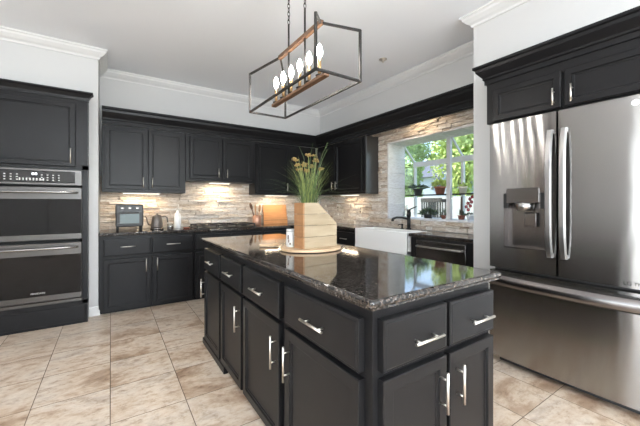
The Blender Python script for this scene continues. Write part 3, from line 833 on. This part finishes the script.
# ------------------------------------------------------------------ things on the back worktop
t = thing('toaster_oven', 'dark grey countertop toaster oven with three knobs', 'toaster oven', (.187, 4.30, CT))
b = MB(); b.box(-.14, .14, 0, .26, .05, .312, .016, 3); b.build('body', M['charcoal'], t)
b = MB(); b.box(-.115, .115, -.008, .002, .075, .225, .006, 2); d = b.build('door', M['charcoal'], t)
b = MB(); b.box(-.095, .095, -.0105, -.006, .09, .20); b.build('glass', M['toaster_glass'], d)
b = MB(); b.cyl((-.09, -.03, .212), (.09, -.03, .212), .005, n=8); b.cyl((-.08, -.03, .212), (-.08, -.005, .212), .004, n=8); b.cyl((.08, -.03, .212), (.08, -.005, .212), .004, n=8); b.build('handle', M['charcoal'], d)
for x in (-.075, 0, .075):
    b = MB(); b.cyl((x, 0, .268), (x, -.02, .268), .02, .017, n=18); b.mi = 1; b.box(x - .012, x + .012, -.0215, -.02, .266, .271); b.build('knob', [M['charcoal'], M['nickel']], t)
for x in (-.12, .12):
    for y in (.02, .23):
        b = MB(); b.cyl((x, y, 0), (x, y, .052), .011, .013, n=10); b.build('foot', M['matte_black'], t)

t = thing('gooseneck_kettle', 'dark grey gooseneck kettle on its round base', 'kettle', (.487, 4.45, CT))
b = MB(); b.lathe([(0, 0), (.075, 0), (.078, .012), (.07, .02), (0, .02)], n=28); b.build('base', M['bsteel'], t)
b = MB(); b.lathe([(0, .022), (.07, .022), (.073, .03), (.06, .11), (.052, .165), (.046, .17), (0, .17)], n=28); b.build('body', M['kettle'], t)
b = MB(); b.lathe([(0, .168), (.044, .168), (.042, .178), (.012, .18), (.012, .196), (.0, .197)], n=20); b.build('lid', M['kettle'], t)
b = MB(); b.tube([(-.06, 0, .05), (-.095, 0, .06), (-.11, 0, .10), (-.115, 0, .14), (-.13, 0, .165), (-.15, 0, .165)], .009, 8, .005); b.build('spout', M['kettle'], t)
b = MB(); b.tube([(.05, 0, .155), (.09, 0, .16), (.115, 0, .145), (.12, 0, .11), (.125, 0, .08)], .009, 8); b.build('handle', M['kettle'], t)

t = thing('storage_jar', 'small glass jar of brown spice beside the kettle', 'jar', (.628, 4.37, CT))
b = MB(); b.lathe([(0, 0), (.036, 0), (.038, .006), (.038, .062), (.032, .07)], n=20); b.build('glass', M['jarglass'], t)
b = MB(); b.lathe([(0, .004), (.034, .004), (.034, .035), (0, .036)], n=20); b.build('spice', M['bark'], t)
b = MB(); b.lathe([(0, .07), (.036, .07), (.036, .084), (0, .086)], n=20); b.build('lid', M['nickel'], t)

t = thing('oil_bottle', 'tall white ceramic oil bottle with pour spout', 'bottle', (.735, 4.50, CT))
b = MB(); b.lathe([(0, 0), (.040, 0), (.043, .006), (.043, .155), (.036, .185), (.016, .205), (.014, .235), (0, .235)], n=24); b.build('body', M['white_ceramic'], t)
b = MB(); b.cyl((0, 0, .235), (0, 0, .25), .015, n=14); b.cyl((0, 0, .25), (.012, 0, .31), .006, .004, n=8); b.build('pour_spout', M['nickel'], t)

t = thing('spoon_rest', 'small reddish ceramic spoon rest beside the cooktop', 'spoon rest', (.82, 4.36, CT))
b = MB(); b.lathe([(0, 0), (.03, 0), (.05, .014), (.047, .015), (.03, .006), (0, .005)], n=24); b.build('dish', M['terracotta'], t)

# gas cooktop
t = thing('gas_cooktop', 'black gas cooktop with cast iron grates under the short cabinet', 'cooktop', (1.31, 4.42, CT))
b = MB(); b.box(-.40, .40, -.24, .25, 0, .010, .004, 2); b.build('plate', M['matte_black'], t)
for x in (-.265, 0, .265):
    b = MB()
    for y in (-.19, .20): b.box(x - .125, x + .125, y - .006, y + .006, .03, .044)
    for k in (-.12, 0, .12): b.box(x + k - .006, x + k + .006, -.195, .205, .03, .046)
    for (px, py) in ((-.12, -.19), (.12, -.19), (-.12, .2), (.12, .2)): b.box(x + px - .007, x + px + .007, py - .007, py + .007, .009, .032)
    b.build('grate', M['iron'], t)
    for y in (-.1, .11):
        b = MB(); b.lathe([(0, 0), (.04, 0), (.042, .008), (.03, .014), (0, .016)], (x, y, .0095), 18); b.build('burner', M['matte_black'], t)

# utensil crock with spoons
t = thing('utensil_crock', 'copper-toned utensil crock beside the cutting board', 'crock', (1.85, 4.52, CT))
b = MB(); b.lathe([(0, 0), (.062, 0), (.066, .005), (.066, .145), (.063, .147), (.060, .143), (.060, .01), (0, .008)], n=26); b.build('body', M['copper'], t)
def spoon(label, dx, dy, tx, ty, L, mat, w):
    t = thing('wooden_spoon', label, 'spoon', (1.85 + dx, 4.52 + dy, CT + .012), 0, 'spoons in the crock')
    d = Vector((tx, ty, L)); b = MB(); b.cyl((0, 0, 0), d, .008, .009, n=8); b.build('handle', mat, t)
    q = d.to_track_quat('Z', 'Y').to_matrix().to_4x4(); b = MB()
    b.sphere((0, 0, 0), .042, 12, 8, (w, .35, 1.35))
    bmesh.ops.transform(b.bm, matrix=Matrix.Translation(d) @ q, verts=b.bm.verts[:]); b.build('bowl', mat, t)
spoon('dark walnut spoon leaning left out of the copper crock', -.016, -.012, -.085, -.01, .27, M['spoon_dark'], .95)
spoon('slim beech spoon in the middle of the copper crock', -.004, .022, -.012, .004, .25, M['spoon'], .7)
spoon('wide beech spatula leaning right in the copper crock', .015, 0, .03, 0, .24, M['spoon'], 1.1)
# cutting boards
def leanboard(label, x, y, w, h, th, mat, ang):
    t = thing('cutting_board', label, 'cutting board', (x, y, CT), 0)
    rm = Matrix.Rotation(ang, 4, 'X'); b = MB(); b.box(-w / 2, w / 2, 0, th, .001, h, .004, 2, rm); b.build('board', mat, t)
    b = MB(); b.box(-w / 2 + .01, w / 2 - .01, -.0012, .0, .055, .062, 0, 1, rm); b.build('juice_groove', M['spoon_dark'], t)
    return t
leanboard('wide honey oak cutting board leaning against the stone backsplash', 2.235, 4.655, .42, .31, .022, M['board'], R(-11))

# outlets on the backsplash
for (y, z, lab) in ((4.18, 1.13, 'almond outlet cover on the stone beside the corner'), (3.62, 1.12, 'almond switch cover on the stone left of the window')):
    t = thing('wall_outlet', lab, 'outlet', (XR - .027, y, z), R(-90))
    b = MB(); b.box(-.036, .036, -.006, .004, -.058, .058, .003); b.build('cover_plate', M['tan'], t)
    for dz in (-.024, .024):
        b = MB(); b.box(-.013, .013, -.0075, -.005, dz - .014, dz + .014, .002); b.build('socket', M['bark'], t)

# ------------------------------------------------------------------ island centrepiece
TZ = .9155
t = thing('serving_board', 'round pale wooden serving board with a stub handle on the island', 'serving board', (1.092, 1.75, TZ))
b = MB(); n = 40; ring = []
for k in range(n):
    a = 2 * PI * k / n; ring.append((.205 * math.cos(a), .175 * math.sin(a), .004))
b.poly_prism(ring, (0, 0, .014))
b.box(-.30, -.17, .12, .16, .004, .018, .004, 1, Matrix.Translation((.01, .07, 0)) @ Matrix.Rotation(R(-16), 4, 'Z'))
b.build('board', M['tray'], t)
for (x, y) in ((.1, .09), (-.1, .09), (.1, -.09), (-.1, -.09)):
    b = MB(); b.cyl((x, y, 0), (x, y, .005), .012, n=10); b.build('foot', M['matte_black'], t)

PB = TZ + .0185
ang = math.atan2(.025, .26)
t = thing('wooden_planter', 'slatted wooden crate planter with one slanted end on the serving board', 'planter', (.984, 1.652, PB), ang)
Wp, Dp, Hp, Hs, xc = .262, .095, .285, .150, .105
def cut_x(z): return Wp if z <= Hs else Wp + (xc - Wp) * (z - Hs) / (Hp - Hs)
nb = 4; bh = Hp / nb
for yb in (0, Dp - .012):
    for k in range(nb):
        z0, z1 = k * bh + .0015, (k + 1) * bh - .0015
        b = MB(); pts = [(0, yb, z0), (cut_x(z0), yb, z0)]
        if z0 < Hs < z1: pts.append((Wp, yb, Hs))
        pts += [(cut_x(z1), yb, z1), (0, yb, z1)]
        b.poly_prism(pts, (0, .012, 0)); b.build('slat', M['crate_pale'], t)
for k in range(nb):
    z0, z1 = k * bh + .0015, (k + 1) * bh - .0015
    b = MB(); b.box(-.012, -.0005, 0, Dp, z0, z1); o = b.build('end_slat', M['crate_side'], t)
    o['label'] = 'honey brown end slat'
    if z1 < Hs + .03:
        b = MB(); b.box(Wp - .012, Wp - .001, .013, Dp - .013, z0, min(z1, Hs - .01)); b.build('inner_slat', M['crate_side'], t)
b = MB(); b.box(.0, Wp - .013, .013, Dp - .013, .004, .012); b.build('bottom', M['crate_side'], t)
b = MB(); b.box(.001, .11, .014, Dp - .014, .013, .25); b.build('soil_block', M['bark'], t)

t = thing('ornamental_grass', 'green ornamental grass with ochre seed heads growing from the crate planter', 'plant', (1.045, 1.706, PB + .255))
def blade(b, base, d, L, curl, w):
    pts = []; n = 7
    up = Vector((0, 0, 1)); d = Vector(d).normalized()
    p = Vector(base); ang_ = math.atan2(math.hypot(d.x, d.y), d.z); h = Vector((d.x, d.y, 0))
    h = h.normalized() if h.length > 1e-4 else Vector((1, 0, 0))
    side = Vector((-h.y, h.x, 0)); prev = None
    for i in range(n + 1):
        ww = w * (1 - (i / n) ** 1.6) + .0004
        a_, c_ = b.bm.verts.new(p - side * ww), b.bm.verts.new(p + side * ww)
        m_ = b.bm.verts.new(p + (h * .0 + up * 0) - (h * math.cos(ang_) - up * math.sin(ang_)) * ww * .5)
        if prev:
            f1 = b.bm.faces.new((prev[0], prev[2], m_, a_)); f2 = b.bm.faces.new((prev[2], prev[1], c_, m_))
            for f in (f1, f2): f.smooth = True; f.material_index = b.mi
        prev = (a_, c_, m_)
        ang_ += curl / n
        p = p + (h * math.sin(ang_) + up * math.cos(ang_)) * (L / n)
rg = random.Random(3)
b = MB()
for k in range(190):
    a = rg.uniform(0, 2 * PI); lean = rg.uniform(.02, .20)
    b.mi = 0 if rg.random() < .5 else 1
    blade(b, (rg.uniform(-.045, .05), rg.uniform(-.018, .018), rg.uniform(-.005, .0)), (math.cos(a) * lean, math.sin(a) * lean, 1), rg.uniform(.15, .33), rg.uniform(.05, .8), rg.uniform(.0012, .0024))
for k in range(40):
    a = rg.uniform(0, 2 * PI); lean = rg.uniform(.25, .6)
    b.mi = 0
    blade(b, (rg.uniform(-.045, .05), rg.uniform(-.018, .018), 0), (math.cos(a) * lean, math.sin(a) * lean, 1), rg.uniform(.22, .38), rg.uniform(.8, 2.2), rg.uniform(.0009, .0015))
b.build('blades', [M['grass'], M['grass2']], t)
# seed heads: (right, up, depth) as offsets in the room
vx, vy = Vector((math.cos(R(-33.558)), math.sin(R(-33.558)), 0)), Vector((math.sin(R(33.558)), math.cos(R(33.558)), 0))
heads = [(-.085, .275, .01, .9), (.0, .30, .0, 1.0), (.045, .262, -.02, .9), (-.03, .245, .03, 1.0), (.02, .235, .04, .9), (.075, .215, .0, .85), (-.055, .21, -.01, .9), (.035, .305, .05, .7), (-.01, .20, -.03, .8), (-.07, .235, -.03, .8)]
for (r_, u_, d_, s_) in heads:
    u_ += .03
    tip = vx * r_ + vy * d_ + Vector((0, 0, u_))
    b = MB(); b.tube([(r_ * .2, 0, 0), (r_ * .3, 0, u_ * .35), tuple(vx * r_ * .75 + vy * d_ * .6 + Vector((0, 0, u_ * .75))), tuple(tip)], .0016, 5); h = b.build('flower_stem', M['grass2'], t)
    b = MB()
    for k in range(38):
        q = Vector((rg.gauss(0, 1), rg.gauss(0, 1), rg.gauss(0, 1))).normalized() * rg.uniform(.003, .022) * s_
        b.sphere(tuple(tip + Vector((q.x * 1.2, q.y * 1.2, q.z * .7))), .0045 * s_ * rg.uniform(.7, 1.3), 6, 4)
    b.build('seed_head', M['seed'], h)
for k in range(5):   # feathery upright wisps
    a = rg.uniform(-.8, .8); tip = vx * (a * .14) + Vector((0, 0, rg.uniform(.35, .42)))
    b = MB(); b.tube([(0, 0, 0), tuple(tip * .5), tuple(tip * .8 + vx * .004), tuple(tip + vx * .02 * (1 if a > 0 else -1))], .0018, 5, .0008); b.build('flower_stem', M['grass'], t)

t = thing('candle_jar', 'white printed jar half hidden behind the crate planter', 'jar', (.978, 1.81, PB))
b = MB(); b.lathe([(0, 0), (.031, 0), (.034, .004), (.034, .092), (.031, .098), (0, .098)], n=28); b.build('body', M['jar_white'], t)
b = MB(); b.lathe([(0, .098), (.033, .098), (.033, .112), (.03, .114), (0, .114)], n=28); b.build('lid', M['jar_white'], t)
b = MB()
for (az, z0, z1, dw) in ((205, .052, .078, .3), (212, .03, .05, .22), (228, .016, .028, .3)):
    pts0 = []; pts1 = []
    for k in range(6):
        a = R(az) + (k / 5 - .5) * dw
        pts0.append(b.bm.verts.new((.0345 * math.cos(a), .0345 * math.sin(a), z0))); pts1.append(b.bm.verts.new((.0345 * math.cos(a), .0345 * math.sin(a), z1)))
    for k in range(5): b.bm.faces.new((pts0[k], pts0[k + 1], pts1[k + 1], pts1[k]))
b.build('printed_motif', M['spoon_dark'], t)

# ------------------------------------------------------------------ plants in the window
def pot(name, par, mat, r0, r1, h):
    b = MB(); b.lathe([(0, 0), (r0, 0), (r1 * .96, h * .82), (r1 * 1.06, h * .82), (r1 * 1.06, h), (r1 * .9, h), (r1 * .9, h * .9), (0, h * .9)], n=20); return b.build(name, mat, par)
def leafball(par, c, r, n, lw, mat, sc=(1, 1, 1), seed=1, droop=0, name='leaves'):
    g = random.Random(seed); b = MB()
    for k in range(n):
        d = Vector((g.gauss(0, 1), g.gauss(0, 1), abs(g.gauss(0, 1)) if droop == 0 else g.gauss(0, 1))).normalized()
        p0 = Vector(c) + Vector((d.x * sc[0], d.y * sc[1], d.z * sc[2])) * r * g.uniform(.15, .6); p1 = Vector(c) + Vector((d.x * sc[0], d.y * sc[1], d.z * sc[2])) * r * g.uniform(.7, 1.05)
        s = d.cross(Vector((g.uniform(-1, 1), g.uniform(-1, 1), g.uniform(-1, 1)))).normalized() * lw
        m = (p0 + p1) / 2
        f = b.bm.faces.new([b.bm.verts.new(v) for v in (p0, m + s, p1, m - s)])
        f2 = b.bm.faces.new([b.bm.verts.new(v + d.cross(s).normalized() * .0015) for v in (p0, m - s, p1, m + s)])
    return b.build(name, mat, par)
def at(x, u):   # point on the vertical plane X = x seen along picture column u
    X = (u - 320) / 315.64; s, c = math.sin(R(33.558)), math.cos(R(33.558)); return x * (c - X * s) / (s + X * c)
ZS = 1.339
t = thing('potted_plant', 'spreading dark green plant in a grey pot on the window shelf', 'potted plant', (3.55, at(3.55, 418), ZS), 0, 'plants in the garden window')
pot('pot', t, M['charcoal'], .045, .065, .085); leafball(t, (0, 0, .09), .17, 90, .012, M['leaf_dark'], (1, 1.0, .42), 4)
t = thing('potted_plant', 'yellow green bushy plant in a terracotta pot on the window shelf', 'potted plant', (3.58, at(3.58, 440), ZS), 0, 'plants in the garden window')
pot('pot', t, M['terracotta'], .05, .07, .10); leafball(t, (0, 0, .11), .12, 110, .014, M['leaf2'], (1, 1.1, 1), 5)
t = thing('potted_plant', 'tan pot with small green plant on the right of the window shelf', 'potted plant', (3.58, at(3.58, 463), ZS), 0, 'plants in the garden window')
pot('pot', t, M['tan'], .035, .05, .085); leafball(t, (0, 0, .085), .07, 50, .010, M['leaf2'], (1, 1, .8), 6)
zs = WZ0 + .0125
t = thing('potted_plant', 'low dark leafy plant on the window sill beside the faucet', 'potted plant', (3.52, at(3.52, 428), zs), 0, 'plants in the garden window')
pot('pot', t, M['charcoal'], .05, .06, .05); leafball(t, (0, 0, .05), .14, 120, .012, M['leaf_dark'], (.8, 1.2, .75), 7)
t = thing('potted_plant', 'small upright plant in a red pot on the window sill', 'potted plant', (3.50, at(3.50, 443.5), zs), 0, 'plants in the garden window')
pot('pot', t, M['terracotta'], .022, .032, .045); leafball(t, (0, 0, .045), .10, 34, .008, M['leaf_dark'], (.45, .5, 1), 8)
t = thing('potted_plant', 'slim tall plant in a terracotta pot right of the window post', 'potted plant', (3.53, at(3.53, 461.5), zs), 0, 'plants in the garden window')
pot('pot', t, M['terracotta'], .032, .042, .05)
b = MB(); b.cyl((0, 0, .05), (0, 0, .27), .016, .010, n=8); b.build('stem', M['bark'], t); leafball(t, (0, 0, .05), .07, 40, .009, M['leaf_dark'], (.6, .6, 1.3), 9)
t = thing('orchid', 'crimson orchid in bloom at the right end of the window sill', 'orchid', (3.47, at(3.47, 470.5), zs), 0, 'plants in the garden window')
pot('pot', t, M['white_ceramic'], .03, .042, .06); leafball(t, (0, 0, .06), .09, 16, .018, M['leaf_dark'], (1, 1, .4), 10)
b = MB(); b.tube([(0, 0, .05), (.0, .02, .15), (0, .0, .24), (0, -.03, .28)], .003, 6); b.build('stem', M['grass'], t)
for (dy, dz) in ((.02, .12), (.045, .155), (-.005, .165), (.025, .195), (-.02, .21), (.0, .245), (-.03, .27)):
    b = MB()
    for k in range(5):
        a = 2 * PI * k / 5; b.sphere((-.012, dy + .012 * math.cos(a), dz + .012 * math.sin(a)), .0105, 8, 5, (.35, 1, 1))
    b.build('bloom', M['petal'], t)
t = thing('glass_carafe', 'clear glass carafe with metal collar on the sill left of the faucet', 'carafe', (3.40, at(3.40, 406), WZ0 + .0005), 0)
b = MB(); b.lathe([(0, 0), (.035, 0), (.045, .03), (.042, .08), (.022, .12), (.02, .17), (.026, .185)], n=20); b.build('glass', M['jarglass'], t)
b = MB(); b.lathe([(.023, .118), (.026, .12), (.026, .15), (.023, .152)], n=20); b.build('collar', M['nickel'], t)

# ------------------------------------------------------------------ outside
b = MB(); b.box(3.30, 60, -30, 50, -.35, -.25); struct(b.build('ground', M['lawn']))
b = MB()
y = 0.0
while y < 15: b.box(9.0, 9.03, y, y + .145, -.26, 1.46); y += .15
fo = thing('garden_fence', 'white board fence along the garden outside the window', 'fence', (9.0, 7.5, -.26))
for v in b.bm.verts: v.co -= Vector((9.0, 7.5, -.26))
b.build('boards', M['fence'], fo)
b = MB()
for z in (.3, 1.5): b.box(.03, .07, -7.5, 7.5, z, z + .08)
b.build('rail', M['fence'], fo)
def tree(label, x, y, h, r, mat, seed, n=7000, ls=1.0):
    t = thing('garden_tree', label, 'tree', (x, y, -.26), 0, 'trees beyond the fence')
    g = random.Random(seed); b = MB(); b.cyl((0, 0, 0), (0, 0, h * .55), .16, .09, n=10)
    for k in range(5):
        a = g.uniform(0, 6.28); b.cyl((0, 0, h * .4), (r * .6 * math.cos(a), r * .6 * math.sin(a), h * g.uniform(.6, .8)), .06, .02, n=6)
    b.build('trunk', M['bark'], t)
    blobs = [(Vector((g.uniform(-.6, .6) * r, g.uniform(-.6, .6) * r, h * g.uniform(.25, .88))), r * g.uniform(.35, .6)) for _ in range(16)]
    b = MB()
    for k in range(n):
        c, rr = g.choice(blobs); d = Vector((g.gauss(0, 1), g.gauss(0, 1), g.gauss(0, 1))).normalized()
        p = c + d * rr * g.uniform(.6, 1.05)
        if p.z < .3: continue
        s = g.uniform(.05, .11) * ls; u_ = Vector((g.gauss(0, 1), g.gauss(0, 1), g.gauss(0, 1))).normalized(); v_ = u_.cross(d).normalized() if abs(u_.dot(d)) < .99 else Vector((1, 0, 0))
        b.bm.faces.new([b.bm.verts.new(q) for q in (p - u_ * s, p + v_ * s * .5, p + u_ * s, p - v_ * s * .5)])
    b.build('crown', mat, t)
tree('yellow green tree behind the fence right of the window post', 11.0, 6.95, 5.4, 1.25, M['leaf2'], 2)
tree('unseen yellow green tree behind the fence, added for reflections', 11.4, 4.3, 5.2, 1.3, M['leaf2'], 3)  # hidden tree, added only to show in reflections
tree('slender green tree behind the fence at the left window edge', 11.0, 9.75, 3.6, .95, M['leaf'], 1)
tree('low green bush behind the fence, left of the playhouse', 13.2, 11.55, 2.7, .95, M['leaf'], 6)
tree('tall green tree rising behind the left end of the grey roof', 30, 28.0, 10.6, 2.9, M['leaf'], 4, 7000, 2.4)
tree('tall green tree rising behind the middle of the grey roof', 38, 30.3, 12.2, 2.8, M['leaf'], 5, 7000, 2.4)
tree('tall green tree rising behind the right end of the grey roof', 35, 21.6, 11.6, 2.8, M['leaf'], 7, 7000, 2.4)
h = thing('house', 'neighbouring house with a grey shingle roof beyond the garden', 'house', (22, 17.2, -.26))
b = MB(); b.box(0, 6, -2.9, 3.2, 0, 3.75); b.build('wall', M['blue_white'], h)
b = MB(); b.poly_prism([(-.4, -3.2, 3.70), (6.4, -3.2, 3.70), (3, -3.2, 5.1)], (0, 6.7, 0)); b.build('roof', M['roof'], h)
h = thing('playhouse', 'small pale blue gabled playhouse rising above the fence', 'playhouse', (15.0, at(15.0, 440), -.26))
b = MB(); b.poly_prism([(0, -.42, 0), (0, .42, 0), (0, .42, 2.45), (0, 0, 3.05), (0, -.42, 2.45)], (.9, 0, 0)); b.build('wall', M['blue_white'], h)
b = MB()
for s_ in (-1, 1): b.poly_prism([(-.1, 0, 3.06), (-.1, s_ * .55, 2.28), (-.1, s_ * .55, 2.36), (-.1, 0, 3.16)], (1.1, 0, 0))
b.build('roof', M['fence'], h)
b = MB(); b.box(-.02, .0, -.14, .14, 2.25, 2.55); b.build('window', M['roof'], h)
# black patio chairs on the terrace
def patio_chair(label, x, y, rz):
    t = thing('patio_chair', label, 'chair', (x, y, -.25), rz, 'patio chairs')
    b = MB(); b.box(-.25, .25, -.25, .25, .42, .45, .01); b.build('seat', M['matte_black'], t)
    b = MB()
    for k in range(9): b.box(-.23 + k * .0575 - .01, -.23 + k * .0575 + .01, .24, .26, .45, 1.53)
    b.box(-.25, .25, .235, .265, 1.50, 1.57); b.box(-.25, .25, .235, .265, .62, .66); b.build('backrest', M['matte_black'], t)
    for (a, c) in ((-.23, -.23), (.23, -.23), (-.23, .24), (.23, .24)):
        b = MB(); b.cyl((a, c, 0), (a, c, .43), .018, n=8); b.build('leg', M['matte_black'], t)
patio_chair('black slatted patio chair outside the left of the window', 4.6, at(4.6, 420), R(-100))
patio_chair('black slatted patio chair outside behind the sill plants', 5.6, at(5.6, 430), R(-75))
